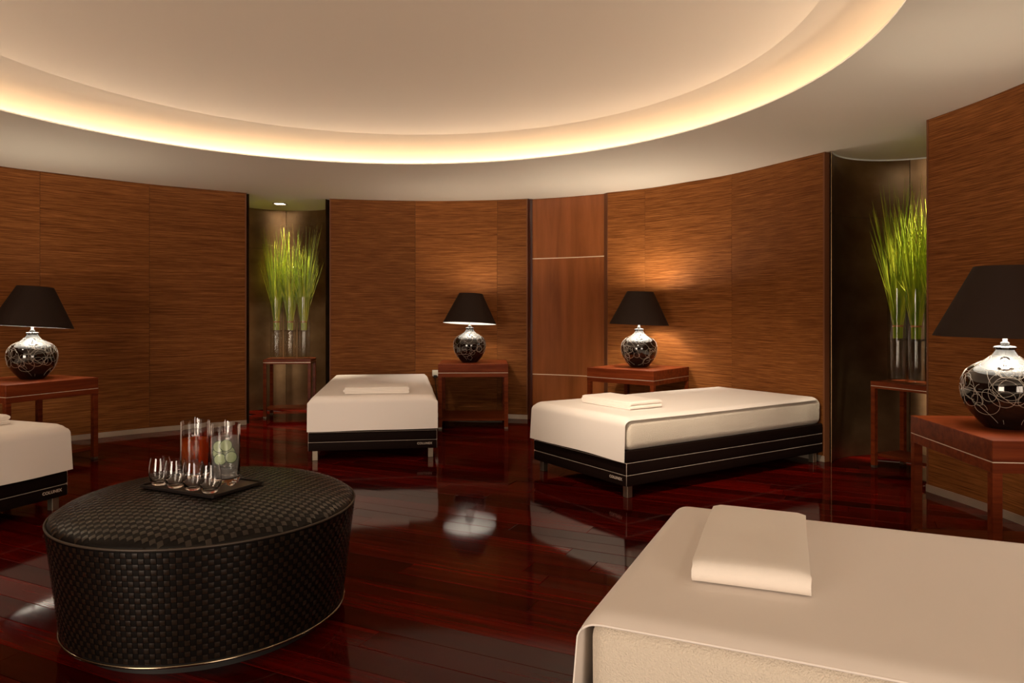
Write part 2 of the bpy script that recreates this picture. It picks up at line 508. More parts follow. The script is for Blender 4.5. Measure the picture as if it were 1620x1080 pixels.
# wooden door between the two walls
door = empty('door_1'); tag(door, 'smooth reddish wooden door panel with two pale horizontal inlay lines', 'door', kind='structure')
zl1, zl2 = 0.49, 1.752
for a, b in ((0.0, zl2 - 1.262 - 0.0), (zl1, zl2), (zl2, ZC)):
    strip_solid('door_panel', pD, 0.0, pD.len, a + 0.0015, b - 0.0015, M['door'], door, thick=0.04)
for z in (zl1, zl2):
    strip_solid('inlay_line', pD, 0.0, pD.len, z - 0.0045, z + 0.0045, M['inlay'], door, inset=0.0015, thick=0.01)
jp = Path([(0.168, 7.712), (0.19, 7.735), (0.222, 7.742)])
strip_solid('jamb', jp, 0.0, jp.len, 0.0, ZC, M['jamb'], door, inset=0.012, thick=0.06, step=0.02)
jp2 = Path([(0.965, 7.38), (0.992, 7.318)])
strip_solid('jamb', jp2, 0.0, jp2.len, 0.0, ZC, M['edge'], door, inset=0.004, thick=0.05, step=0.02)

# niches: bronze drums
def niche(name, c, r, a0, a1, seams_deg, hseam, label):
    root = empty(name); tag(root, label, 'niche', kind='structure')
    cc = Vector(c)
    angs = [a0] + seams_deg + [a1]
    for i in range(len(angs) - 1):
        pts = []
        k = 10
        for j in range(k + 1):
            a = math.radians(angs[i] + (angs[i + 1] - angs[i]) * j / k)
            pts.append((c[0] + r * math.cos(a), c[1] + r * math.sin(a)))
        p = Path(pts, 2)
        zs = [0.0, hseam, ZC]
        for z0, z1 in zip(zs, zs[1:]):
            strip_solid('bronze_sheet', p, 0.002, p.len - 0.002, z0 + 0.001, z1 - 0.001, M['bronze'], root, cen=cc, thick=0.003, step=0.04)
    return root
niche('wall_niche_left', (-2.60, 8.00), 0.62, -26, 256, [30, 104, 170], 1.93, 'dark bronze sheet niche wall behind the grass on the left')
# keep the opening towards the room free: sheets start at the wall edges
niche('wall_niche_right', (2.99, 5.15), 0.605, -118, 150, [-60, 30, 68], 1.93, 'dark bronze sheet niche wall behind the grass on the right')

tp = Path([(2.99 + 0.603 * math.cos(math.radians(a)), 5.15 + 0.603 * math.sin(math.radians(a))) for a in range(148, -60, -8)], 2)
tag(strip_solid('trim_1', tp, 0.0, tp.len, ZC - 0.012, ZC - 0.001, M['lining'], None, cen=Vector((2.99, 5.15)), thick=0.004, step=0.04),
    'thin white shadow line trim at the top of the right niche', 'trim', kind='structure')

# ------------------------------------------------------------------ ceiling: soffit with round opening, cove, raised disc
RING_C, RING_R = Vector((-0.84, 3.435)), 2.494
UP_C, UP_R, UP_Z = Vector((-0.74, 3.57)), 2.19, 2.61
ceil = empty('ceiling'); tag(ceil, 'pale ceiling with a round glowing cove and a dropped ring', 'ceiling', kind='structure')
def ring_mesh(name, rings, mat, parent, n=160, cap_last=False, smooth=True):
    verts, faces = [], []
    for (c, r, z) in rings:
        for k in range(n):
            a = 2 * PI * k / n
            verts.append((c.x + r * math.cos(a), c.y + r * math.sin(a), z))
    for i in range(len(rings) - 1):
        for k in range(n):
            k2 = (k + 1) % n
            faces.append((i * n + k, i * n + k2, (i + 1) * n + k2, (i + 1) * n + k))
    if cap_last: faces.append(tuple((len(rings) - 1) * n + k for k in range(n)))
    bm = bmesh.new()
    bv = [bm.verts.new(v) for v in verts]
    for f in faces: bm.faces.new([bv[i] for i in f])
    return bm_obj(name, bm, mat, parent, autosmooth=25)
ring_mesh('soffit', [(RING_C, 3.42, ZC + 0.008), (RING_C, RING_R, ZC + 0.008), (RING_C, RING_R, ZC), (RING_C, 4.0, ZC), (RING_C, 7.2, ZC)], M['soffit'], ceil)
cv = []
for i in range(9):
    t = i / 8
    c = RING_C.lerp(UP_C, t)
    r = 3.40 + (UP_R - 3.40) * t
    z = ZC + 0.06 + (UP_Z - ZC - 0.06) * t
    cv.append((c, r, z))
ring_mesh('cove', [(RING_C, 3.42, ZC + 0.008)] + cv, M['paint'], ceil)
ring_mesh('raised_ceiling', [(UP_C, UP_R, UP_Z), (UP_C, 1.0, UP_Z + 0.0)], M['paint'], ceil, cap_last=True)
# LED strip lying in the trough, tilted to the middle of the room
ring_mesh('light_strip', [(RING_C, 3.27, ZC + 0.010), (RING_C, 3.275, ZC + 0.040)], M['strip'], ceil)

# ------------------------------------------------------------------ floor of planks
floor = empty('floor'); tag(floor, 'dark red lacquered plank floor running diagonally through the room', 'floor', kind='structure')
bm = box_bm(-6.0, 4.6, -4.6, 9.2, -0.06, -0.016)
bm_obj('subfloor', bm, M['subfloor'], floor)
PA = math.radians(-25.2)
pd = Vector((math.cos(PA), math.sin(PA))); pn = Vector((-pd.y, pd.x))
PW = 0.128
def plank_geo(l, w):
    h, c = 0.016, 0.0013
    x, y = l / 2, w / 2
    v = [(-x, -y, -h), (x, -y, -h), (x, y, -h), (-x, y, -h),
         (-x, -y, -c), (x, -y, -c), (x, y, -c), (-x, y, -c),
         (-x + c, -y + c, 0), (x - c, -y + c, 0), (x - c, y - c, 0), (-x + c, y - c, 0)]
    f = [(0, 3, 2, 1)]
    for k in range(4):
        k2 = (k + 1) % 4
        f.append((k, k2, 4 + k2, 4 + k)); f.append((4 + k, 4 + k2, 8 + k2, 8 + k))
    f.append((8, 9, 10, 11))
    return v, f
planks = []
for row in range(-30, 75):
    s = -12.0 + R_.uniform(0, 1.5)
    while s < 10:
        ln = R_.choice((1.2, 1.5, 1.8, 2.1))
        cx = pd * (s + ln / 2) + pn * (row * PW)
        s += ln
        if ((cx.x + 1.0) / 4.9) ** 2 + ((cx.y - 3.6) / 5.6) ** 2 > 1.0: continue
        if cx.y < -1.7: continue
        planks.append((cx, ln))
def vis(p):
    c, ln = p
    best = 0
    for t in (-.5, -.25, 0, .25, .5):
        q = c + pd * (ln * t)
        if q.y < 1.2: continue
        px = 810 + F_PX * q.x / q.y; py = HORIZON + F_PX * CAM_H / q.y
        if -40 < px < 1660 and py < 1120: best = max(best, 1 / q.y)
    return best
planks.sort(key=lambda p: -vis(p))
shared = {}
sv, sf = [], []
for i, (c, ln) in enumerate(planks):
    rot = Matrix.Rotation(PA, 4, 'Z') @ Matrix.Rotation(R_.gauss(0, 0.0026), 4, 'X') @ Matrix.Rotation(R_.gauss(0, 0.0006), 4, 'Y')
    if i < 300 and vis((c, ln)) > 0:
        if ln not in shared:
            v, f = plank_geo(ln - 0.0012, PW - 0.0012)
            me = bpy.data.meshes.new('plank'); me.from_pydata(v, [], f); me.materials.append(M['plank'])
            shared[ln] = me
        o = bpy.data.objects.new('plank', shared[ln])
        o.matrix_world = Matrix.Translation((c.x, c.y, R_.uniform(-0.0004, 0.0))) @ rot
        link(o, floor)
    else:
        v, f = plank_geo(ln - 0.0012, PW - 0.0012)
        b = len(sv)
        mt = Matrix.Translation((c.x, c.y, R_.uniform(-0.0004, 0.0))) @ rot
        sv += [mt @ Vector(p) for p in v]; sf += [tuple(b + k for k in q) for q in f]
def plank_far_mat():
    # same wood as the planks, but colour varies per loose plank
    m = M['plank'].copy(); m.name = 'jatoba_floor_far'
    nt = m.node_tree
    oi = [n for n in nt.nodes if n.type == 'OBJECT_INFO'][0]
    ge = N(nt, 'ShaderNodeNewGeometry')
    for l in list(nt.links):
        if l.from_node == oi:
            to = l.to_socket; nt.links.remove(l); L(nt, ge.outputs['Random Per Island'], to)
    tc = [n for n in nt.nodes if n.type == 'TEX_COORD'][0]
    vr = N(nt, 'ShaderNodeVectorRotate', rotation_type='Z_AXIS'); vr.inputs['Angle'].default_value = -PA
    for l in list(nt.links):
        if l.from_node == tc:
            to = l.to_socket; nt.links.remove(l); L(nt, vr.outputs[0], to)
    L(nt, tc.outputs['Object'], vr.inputs['Vector'])
    return m
far = mesh_obj('far_planks', sv, sf, plank_far_mat(), floor); far['kind'] = 'stuff'

# ------------------------------------------------------------------ beds
BW, BL = 1.0, 2.03
Z_LOW, Z_UP, Z_BOT, Z_FR, Z_TOP = 0.148, 0.224, 0.079, 0.30, 0.497
_txt = {}
def text_mesh(s, size):
    c = bpy.data.curves.new('lettering', 'FONT'); c.body = s; c.size = size; c.extrude = 0.0008; c.offset = 0.0007
    c.space_character = 1.1; c.align_x = 'RIGHT'
    t = bpy.data.objects.new('lettering', c); col.objects.link(t)
    dg = bpy.context.evaluated_depsgraph_get()
    me = bpy.data.meshes.new_from_object(t.evaluated_get(dg))
    bpy.data.objects.remove(t); bpy.data.curves.remove(c)
    return me

def build_bed():
    """local frame: x across, y from the foot (0) to the head, z up; origin at the foot centre on the floor"""
    root = empty('massage_bed')
    w = BW / 2
    bands = [(Z_BOT, Z_LOW - 0.003), (Z_LOW + 0.003, Z_UP - 0.003), (Z_UP + 0.003, Z_FR)]
    for z0, z1 in bands:
        bm_obj('frame_band', box_bm(-w, w, 0, BL, z0, z1, 0.007, 3), M['leather'], root, autosmooth=40)
    for z in (Z_LOW, Z_UP):
        v, f = [], []
        r = 0.012; e = 0.0005
        pts = []
        for cx, cy, a0 in ((w - r, r, -90), (w - r, BL - r, 0), (-w + r, BL - r, 90), (-w + r, r, 180)):
            for k in range(5):
                a = math.radians(a0 + 90 * k / 4)
                pts.append((cx + (r + e) * math.cos(a), cy + (r + e) * math.sin(a), z))
        pts.append(pts[0])
        tube(pts, 0.0016, 6, False, v, f)
        mesh_obj('piping', v, f, M['piping'], root, True)
    # vertical piping on the two foot corners
    for sx in (-1, 1):
        v, f = tube([(sx * (w - 0.003), 0.003, Z_BOT + 0.004), (sx * (w - 0.003), 0.003, Z_UP)], 0.0020, 6)
        mesh_obj('corner_piping', v, f, M['piping'], root, True)
    for sx in (-1, 1):
        for y in (0.055, BL - 0.055):
            bm_obj('leg', box_bm(sx * (w - 0.05) - 0.021, sx * (w - 0.05) + 0.021, y - 0.021, y + 0.021, 0.0, Z_BOT + 0.002, 0.002, 1), M['steel'], root)
    bm = box_bm(-w + 0.004, w - 0.004, 0.006, BL - 0.004, Z_FR - 0.006, Z_TOP, 0.05, 6)
    bmesh.ops.subdivide_edges(bm, edges=[e for e in bm.edges if e.calc_length() > 0.3], cuts=24, use_grid_fill=True)
    for v_ in bm.verts:
        p = v_.co
        nz = noise.noise(Vector((p.x * 3, p.y * 3, p.z * 6))) * 0.004
        # sides swell slightly
        t = max(0, 1 - abs((p.z - (Z_FR + Z_TOP) / 2) / 0.1))
        if abs(p.x) > w - 0.06: p.x += math.copysign(0.008 * t + nz, p.x)
        if p.y < 0.06: p.y -= 0.002 * t
        if p.z > Z_TOP - 0.01: p.z += nz * 0.6
    bm_obj('mattress', bm, M['terry'], root, smooth=True)
    me = text_mesh('COLUNEX', 0.0235); me.materials.clear(); me.materials.append(M['piping'])
    t = bpy.data.objects.new('lettering', me); link(t, root)
    t.location = (w - 0.04, -0.0012, 0.112); t.rotation_euler = (PI / 2, 0, 0)
    t['label'] = 'small pale raised lettering'
    return root

def build_sheet(seed, hem_z=0.236, droop=(0.035, 0.035), flare=0.0):
    """cotton sheet over the top and down the foot; bed's local frame"""
    rr = random.Random(seed)
    w = BW / 2 + 0.004
    zt = Z_TOP + 0.006
    prof = []
    r = 0.055
    nd = 14
    for i in range(nd + 1):                      # up the foot
        t = i / nd
        prof.append((-0.014 - 0.010 * (1 - t) , hem_z + (zt - r - hem_z) * t))
    for i in range(1, 8):
        a = PI / 2 * i / 8
        prof.append((-0.014 + r - r * math.cos(a), zt - r + r * math.sin(a)))
    nt_ = 60
    for i in range(nt_ + 1):
        prof.append((-0.014 + r + (BL - 0.06 - r) * i / nt_, zt))
    nx = 44
    verts, faces = [], []
    off = rr.uniform(0, 50)
    for i, (y, z) in enumerate(prof):
        for k in range(nx + 1):
            s = -1 + 2 * k / nx
            x = s * w
            zz, yy, xx = z, y, x
            e = max(0.0, (abs(x) - (w - 0.055)) / 0.055)        # rounding over the long sides
            top = 1.0 if i > nd + 6 else max(0.0, (i - nd) / 7)
            side = droop[0] if s < 0 else droop[1]
            zz -= top * side * e * e
            xx -= top * math.copysign(0.010 * e * e, x) * (1 if side > 0.02 else 0)
            nn = noise.noise(Vector((x * 2.2 + off, y * 1.6, 0.3)))
            zz += top * 0.0035 * nn
            if i <= nd:
                t = i / nd
                wv = noise.noise(Vector((x * 3.2 + off, 3.1, 0))) * 0.006 + noise.noise(Vector((x * 9 + off, 7.7, 0))) * 0.002
                yy -= (1 - t) * (abs(wv) + 0.001)
                zz += (1 - t) * (noise.noise(Vector((x * 2.0 + off, 1.7, 0))) * 0.010)
                xx += math.copysign(flare, x) * (1 - t) * e
            verts.append((xx, yy, zz))
    n1 = nx + 1
    for i in range(len(prof) - 1):
        for k in range(nx):
            faces.append((i * n1 + k, i * n1 + k + 1, (i + 1) * n1 + k + 1, (i + 1) * n1 + k))
    bm = bmesh.new()
    bv = [bm.verts.new(v) for v in verts]
    for f in faces: bm.faces.new([bv[i] for i in f])
    bmesh.ops.recalc_face_normals(bm, faces=bm.faces)
    if bm.faces[len(bm.faces) - 1].normal.z < 0: bmesh.ops.reverse_faces(bm, faces=bm.faces)
    bmesh.ops.solidify(bm, geom=bm.faces[:], thickness=-0.003)
    me = bpy.data.meshes.new('bed_sheet'); bm.to_mesh(me); bm.free()
    me.polygons.foreach_set('use_smooth', [True] * len(me.polygons)); me.set_sharp_from_angle(angle=math.radians(50))
    me.materials.append(M['sheet'])
    # stitched hem along both long sides: a slightly thicker band
    o = bpy.data.objects.new('bed_sheet', me); link(o)
    hv, hf = [], []
    for s in (-1, 1):
        k = 0 if s < 0 else nx
        pts = [Vector(verts[i * n1 + k]) + Vector((0, 0, 0.001)) for i in range(nd + 3, len(prof))]
        b0 = len(hv)
        tube(pts, 0.0028, 6, True, hv, hf)
    h = mesh_obj('hem', hv, hf, M['sheet'], o, True)
    return o

def build_towel(seed, wid=0.52, dep=0.28, layers=4, lt=0.0135):
    """flat folded towel: folds show on the x ends, cut layers on the y ends; origin bottom centre"""
    rr = random.Random(seed)
    hw = wid / 2
    path = []
    for i in range(layers):
        z = lt / 2 + i * lt
        xs = [-hw + lt / 2 + (wid - lt) * k / 14 for k in range(15)]
        if i % 2: xs.reverse()
        for x in xs: path.append((x + rr.uniform(-.0004, .0004), z))
        if i < layers - 1:
            cx = xs[-1]; d = 1 if i % 2 == 0 else -1
            for k in range(1, 5):
                a = -PI / 2 + PI * k / 5
                path.append((cx + d * (lt / 2) * math.cos(a), z + lt / 2 + (lt / 2) * math.sin(a)))
    h = lt * 0.44
    outl, outr = [], []
    m = len(path)
    for i, p in enumerate(path):
        a = path[max(0, i - 1)]; b = path[min(m - 1, i + 1)]
        tx, tz = b[0] - a[0], b[1] - a[1]; l = math.hypot(tx, tz) or 1
        nx_, nz_ = -tz / l, tx / l
        outl.append((p[0] + nx_ * h, p[1] + nz_ * h)); outr.append((p[0] - nx_ * h, p[1] - nz_ * h))
    ny = 12
    verts, faces = [], []
    ring = outl + outr[::-1]
    nr = len(ring)
    off = rr.uniform(0, 90)
    for j in range(ny + 1):
        y = -dep / 2 + dep * j / ny
        edge = 1 - 0.10 * max(0, abs(2 * j / ny - 1) - 0.85) / 0.15
        for (x, z) in ring:
            dz = 0.003 * noise.noise(Vector((x * 5 + off, y * 5, 0))) * (z / (layers * lt))
            dy = 0.0035 * noise.noise(Vector((x * 4, z * 120 + off, 0)))
            verts.append((x, y + dy, z * edge + dz))
    for j in range(ny):
        for k in range(nr):
            k2 = (k + 1) % nr
            faces.append((j * nr + k, j * nr + k2, (j + 1) * nr + k2, (j + 1) * nr + k))
    for j in (0, ny):
        for i in range(m - 1):
            q = (j * nr + i, j * nr + i + 1, j * nr + nr - 2 - i, j * nr + nr - 1 - i)
            faces.append(q if j else q[::-1])
    bm = bmesh.new()
    bv = [bm.verts.new(v) for v in verts]
    for f in faces:
        try: bm.faces.new([bv[i] for i in f])
        except ValueError: pass
    return bm_obj('folded_towel', bm, M['towel'], None, autosmooth=50)

A_D = math.radians(-114.8)
BEDS = [  # foot centre, angle, bed label, sheet label, towel label, towel offset (u, v)
    ((-1.0924, 5.5655), 0.1539, 'dark massage bed between the left grass niche and the middle lamp table',
     'white sheet on the bed beside the left grass niche', 'folded white towel lying crosswise on the bed beside the left niche', (0.02, 0.25)),
    ((0.4336, 4.7795), -0.9918, 'dark massage bed with two pale piping lines in front of the right grass niche',
     'white sheet on the bed in front of the right niche, hanging over its foot', 'folded white towel on the foot of the bed in front of the right niche', (0.0, 0.40)),
    ((-2.7941, 3.7069), 1.2308, 'dark massage bed cut by the left frame edge behind the ottoman',
     'white sheet on the bed at the left frame edge', 'folded pale towel just peeking in at the left frame edge', None),
    ((0.365, 1.97), A_D, 'massage bed in the near right corner with a terry covered mattress',
     'large white sheet on the near right bed', 'thick folded cream towel on the near right bed', None),
]
bed0 = build_bed()
for i, (o2, a, lb, ls, lt_, tofs) in enumerate(BEDS):
    b = bed0 if i == 0 else copy_tree(bed0)
    b.location = (o2[0], o2[1], 0); b.rotation_euler = (0, 0, a)
    tag(b, lb, 'massage bed', 'massage beds set around the room')
    s = build_sheet(11 + i, droop=((0.055, 0.055), (0.022, 0.018), (0.05, 0.03), (0.04, 0.012))[i], flare=(0.0, 0.004, 0.006, 0.022)[i])
    s.location = (o2[0], o2[1], 0); s.rotation_euler = (0, 0, a)
    tag(s, ls, 'bed sheet', 'white sheets on the beds')
    u = Vector((math.cos(a), math.sin(a))); v = Vector((-math.sin(a), math.cos(a)))
    if i == 2: tc_ = Vector((-3.149, 3.927)); dep = 0.28
    elif i == 3: tc_ = Vector((0.648, 1.885)); dep = 0.262
    else: tc_ = Vector(o2) + u * tofs[0] + v * tofs[1]; dep = 0.29
    t = build_towel(31 + i, 0.53 if i == 3 else 0.51, dep, 2 if i == 3 else 4, 0.029 if i == 3 else 0.0138)
    t.location = (tc_.x, tc_.y, Z_TOP + 0.0115); t.rotation_euler = (0, 0, a + (0.0, 0.0, 0.0, math.radians(3.5))[i])
    tag(t, lt_, 'towel', 'folded towels on the beds')

# ------------------------------------------------------------------ lamp tables
TS, TD, TT, Z_TRIM, Z_APR = 0.70, 0.71, 0.646, 0.5595, 0.517
def build_table(w, d, h, zt, za, leg=0.038, shelf_z=0.075, shelf=True, name='side_table'):
    root = empty(name)
    hx, hy = w / 2, d / 2
    bm_obj('table_top', box_bm(-hx, hx, -hy, hy, zt + 0.002, h, 0.002, 1), M['table'], root)
    bm_obj('inlay_line', box_bm(-hx + 0.0012, hx - 0.0012, -hy + 0.0012, hy - 0.0012, zt - 0.002, zt + 0.002), M['inlay'], root)
    for nm, b in (('apron', (-hx, hx, -hy, -hy + 0.022)), ('apron', (-hx, hx, hy - 0.022, hy)),
                  ('apron', (-hx, -hx + 0.022, -hy + 0.0221, hy - 0.0221)), ('apron', (hx - 0.022, hx, -hy + 0.0221, hy - 0.0221))):
        bm_obj(nm, box_bm(b[0], b[1], b[2], b[3], za, zt - 0.002, 0.0012, 1), M['table'], root)
    for sx in (-1, 1):
        for sy in (-1, 1):
            x0 = sx * (hx - 0.001) - (leg if sx > 0 else 0); y0 = sy * (hy - 0.001) - (leg if sy > 0 else 0)
            lg = bm_obj('leg', box_bm(x0, x0 + leg, y0, y0 + leg, 0.018, za, 0.0015, 1), M['table'], root)
            bm_obj('foot_cap', box_bm(x0 + 0.001, x0 + leg - 0.001, y0 + 0.001, y0 + leg - 0.001, 0.0, 0.018), M['steel'], lg)
    if shelf:
        bm_obj('shelf', box_bm(-hx + 0.006, hx - 0.006, -hy + leg + 0.004, hy - leg - 0.004, shelf_z, shelf_z + 0.022, 0.0015, 1), M['table'], root)
    return root
TABLES = [((-0.4023, 7.405), 0.0413, 'dark red wooden side table between the middle bed and the wooden door'),
          ((1.200, 6.685), -0.6944, 'dark red wooden side table behind the bed in front of the right niche'),
          ((2.2925, 3.1213), -0.103, 'large reddish side table cut by the right frame edge'),
          ((-3.7464, 5.4246), 1.1665, 'dark red wooden side table cut by the left frame edge')]
t0 = build_table(TS, TD, TT, Z_TRIM, Z_APR)
for i, (c, a, lb) in enumerate(TABLES):
    t = t0 if i == 0 else copy_tree(t0)
    t.location = (c[0], c[1], 0); t.rotation_euler = (0, 0, a)
    tag(t, lb, 'side table', 'lamp tables along the wall')

# ------------------------------------------------------------------ lamps
BALL = [(0.0, 0.0), (0.078, 0.0), (0.083, 0.006), (0.108, 0.032), (0.139, 0.072), (0.160, 0.115), (0.1695, 0.158), (0.1705, 0.186), (0.165, 0.218),
        (0.150, 0.248), (0.126, 0.270), (0.098, 0.286), (0.072, 0.301), (0.054, 0.317), (0.043, 0.333), (0.038, 0.346)]
def smooth_profile(p, per=4):
    q = catmull(p, per)
    return [(max(0.0005, a.x), a.y) for a in q]
BP = smooth_profile(BALL[1:], 4)
def ball_r(s):
    """arc-length parameter -> (r, z, slope)"""
    i = min(len(BP) - 2, max(0, int(s))); t = s - i
    return BP[i][0] + (BP[i + 1][0] - BP[i][0]) * t, BP[i][1] + (BP[i + 1][1] - BP[i][1]) * t
def scroll_mesh():
    rr = random.Random(5)
    V, Fc = [], []
    # work in (angle*r, arc) coordinates; profile by z lookup
    zs = [p[1] for p in BP]
    arc = [0.0]
    for a, b in zip(BP, BP[1:]): arc.append(arc[-1] + math.hypot(b[0] - a[0], b[1] - a[1]))
    def at(th, s):
        s = max(0, min(arc[-1], s))
        for i in range(len(arc) - 1):
            if arc[i + 1] >= s: break
        t = (s - arc[i]) / max(1e-9, arc[i + 1] - arc[i])
        r = BP[i][0] + (BP[i + 1][0] - BP[i][0]) * t; z = BP[i][1] + (BP[i + 1][1] - BP[i][1]) * t
        dr, dz = BP[i + 1][0] - BP[i][0], BP[i + 1][1] - BP[i][1]; l = math.hypot(dr, dz)
        n = Vector((dz / l * math.cos(th), dz / l * math.sin(th), -dr / l))
        return Vector((r * math.cos(th), r * math.sin(th), z)) + n * 0.0003, r
    for c in range(24):
        th = 2 * PI * c / 24 + rr.uniform(-.2, .2); s = rr.uniform(0.06, arc[-1] * 0.85)
        hd = rr.uniform(0, 2 * PI); step = 0.0065
        pts = []
        k, left = 0, 0
        lo, hi = 0.035, arc[-1] - 0.03
        for i in range(130):
            if left <= 0:
                k = rr.choice((-1, 1)) * rr.uniform(16, 42) if rr.random() < .8 else rr.uniform(-8, 8); left = rr.randint(12, 34)
            left -= 1
            hd += k * step
            p, r = at(th, s)
            pts.append(p)
            th += step * math.cos(hd) / max(0.03, r); s += step * math.sin(hd)
            if s < lo or s > hi:
                tube(pts, 0.00062, 4, True, V, Fc); pts = []
                s = rr.uniform(0.08, arc[-1] * 0.8); th = rr.uniform(0, 2 * PI); hd = rr.uniform(0, 2 * PI); k = rr.choice((-1, 1)) * rr.uniform(16, 42)
        if len(pts) > 1: tube(pts, 0.00062, 4, True, V, Fc)
    return V, Fc
lamp_positions = [((-0.4417, 7.36), 'black ceramic table lamp with tilted shade between the middle bed and the wooden door', (math.radians(-3.4), math.radians(2.2)), 0.3, 7.5),
                  ((1.205, 6.70), 'black ceramic table lamp next to the wooden door, behind the bed with the towel', (math.radians(0.5), math.radians(2.0)), 2.0, 13),
                  ((2.188, 3.135), 'large black scroll patterned table lamp cut by the right frame edge', (math.radians(0.5), math.radians(0.6)), 3.6, 6),
                  ((-3.722, 5.48), 'black ceramic table lamp at the left frame edge', (math.radians(-3.0), math.radians(2.6)), 5.0, 4.6)]
def build_lamp():
    root = empty('table_lamp')
    body = lathe_obj('ceramic_base', BP, M['ceramic'], root, 64, cap=(True, True), sharp=60)
    V, Fc = scroll_mesh()
    sc = mesh_obj('scroll_lines', V, Fc, M['scroll'], body, True)
    sc['label'] = 'thin pale scrolling lines'
    lathe_obj('neck_collar', [(0.036, 0.344), (0.043, 0.348), (0.044, 0.356), (0.038, 0.361), (0.020, 0.364), (0.018, 0.376), (0.012, 0.380)], M['ceramic'], root, 32, cap=(True, True))
    lathe_obj('rod', [(0.0095, 0.378), (0.0095, 0.46), (0.016, 0.465), (0.016, 0.53), (0.012, 0.535)], M['rod'], root, 16, cap=(True, True))
    return root
def build_shade():
    r0, r1, z0, z1 = 0.279, 0.123, 0.0, 0.312
    v = [(r0, z0), (r0 * .5 + r1 * .5, .5 * z1), (r1, z1), (r1 - 0.0025, z1), (r0 - 0.0025, z0)]
    sh = lathe_obj('shade', [(r0, z0), ((r0 + r1) / 2, z1 / 2), (r1, z1), (r1 - 0.002, z1), ((r0 + r1) / 2 - 0.002, z1 / 2), (r0 - 0.002, z0)], M['shade'], None, 72, close=True, sharp=40)
    lathe_obj('lining', [(r0 - 0.0025, z0 + 0.0005), ((r0 + r1) / 2 - 0.0025, z1 / 2), (r1 - 0.0025, z1 - 0.001), (r1 - 0.004, z1 - 0.001), ((r0 + r1) / 2 - 0.004, z1 / 2), (r0 - 0.004, z0 + 0.0005)], M['lining'], sh, 72, close=True)
    # spider ring that carries the shade
    V, Fc = [], []
    for k in range(3):
        a = 2 * PI * k / 3
        rr_ = r1 + (r0 - r1) * 0.25 - 0.004
        tube([(0.012 * math.cos(a), 0.012 * math.sin(a), z1 * 0.40), (rr_ * math.cos(a), rr_ * math.sin(a), z1 * 0.75)], 0.002, 5, True, V, Fc)
    mesh_obj('spider', V, Fc, M['rod'], sh)
    return sh
lamp0 = build_lamp()
shade0 = build_shade(); shade0.parent = lamp0
bulb0 = lathe_obj('bulb', [(0.004, 0.535), (0.016, 0.540), (0.030, 0.565), (0.030, 0.585), (0.016, 0.607), (0.003, 0.612)], M['bulb'], lamp0, 20, cap=(True, True))
for i, (c, lb, tilt, rz, en) in enumerate(lamp_positions):
    o = lamp0 if i == 0 else copy_tree(lamp0)
    o.location = (c[0], c[1], TT); o.rotation_euler = (0, 0, 0)
    tag(o, lb, 'table lamp', 'black table lamps on the side tables')
    for ch in o.children:
        if ch.name.startswith('shade'):
            ch.location = (0, 0, 0.402); ch.rotation_euler = (tilt[0], tilt[1], 0)
        if ch.name.startswith('ceramic'): ch.rotation_euler = (0, 0, rz)
    pl = bpy.data.lights.new('lamp_light', 'POINT'); pl.energy = en; pl.color = (1.0, 0.88, 0.72); pl.shadow_soft_size = 0.05
    po = bpy.data.objects.new('lamp_light', pl); po.location = (0, 0, (0.655, 0.655, 0.50, 0.58)[i]); link(po, o)

# ------------------------------------------------------------------ ottoman
OC, OR_T, OR_B, O_ZP, O_ZB = (-1.147, 2.695), 0.532, 0.490, 0.425, 0.05
ott = empty('ottoman', (OC[0], OC[1], 0)); tag(ott, 'large round woven black leather ottoman carrying a tray of drinks', 'ottoman')
DOME = 0.078
def dome_z(r):
    t = min(1, r / (OR_T - 0.004))
    return O_ZP + DOME * (1 - t ** 3.2) ** 0.62
prof = [(0.0005, dome_z(0))] + [((OR_T - 0.004) * math.sin(PI / 2 * k / 26), dome_z((OR_T - 0.004) * math.sin(PI / 2 * k / 26))) for k in range(1, 27)]
cush = lathe_obj('cushion', prof[::-1], M['weave_dark'], ott, 96, cap=(True, True), sharp=70)
lathe_obj('body', [(OR_B - 0.002, O_ZB), (OR_T - 0.002, O_ZP)], M['weave_dark'], ott, 120, cap=(True, True))
V, Fc = [], []
tube([((OR_T + 0.001) * math.cos(2 * PI * k / 120), (OR_T + 0.001) * math.sin(2 * PI * k / 120), O_ZP) for k in range(121)], 0.0040, 8, False, V, Fc)
mesh_obj('cord_piping', V, Fc, M['cord'], ott, True)
V, Fc = [], []
tube([((OR_B + 0.002) * math.cos(2 * PI * k / 120), (OR_B + 0.002) * math.sin(2 * PI * k / 120), O_ZB - 0.005) for k in range(121)], 0.0048, 8, False, V, Fc)
mesh_obj('metal_ring', V, Fc, M['chrome'], ott, True)
lathe_obj('plinth', [(OR_B - 0.05, 0.0), (OR_B - 0.05, O_ZB - 0.01)], M['black'], ott, 96, cap=(True, True))
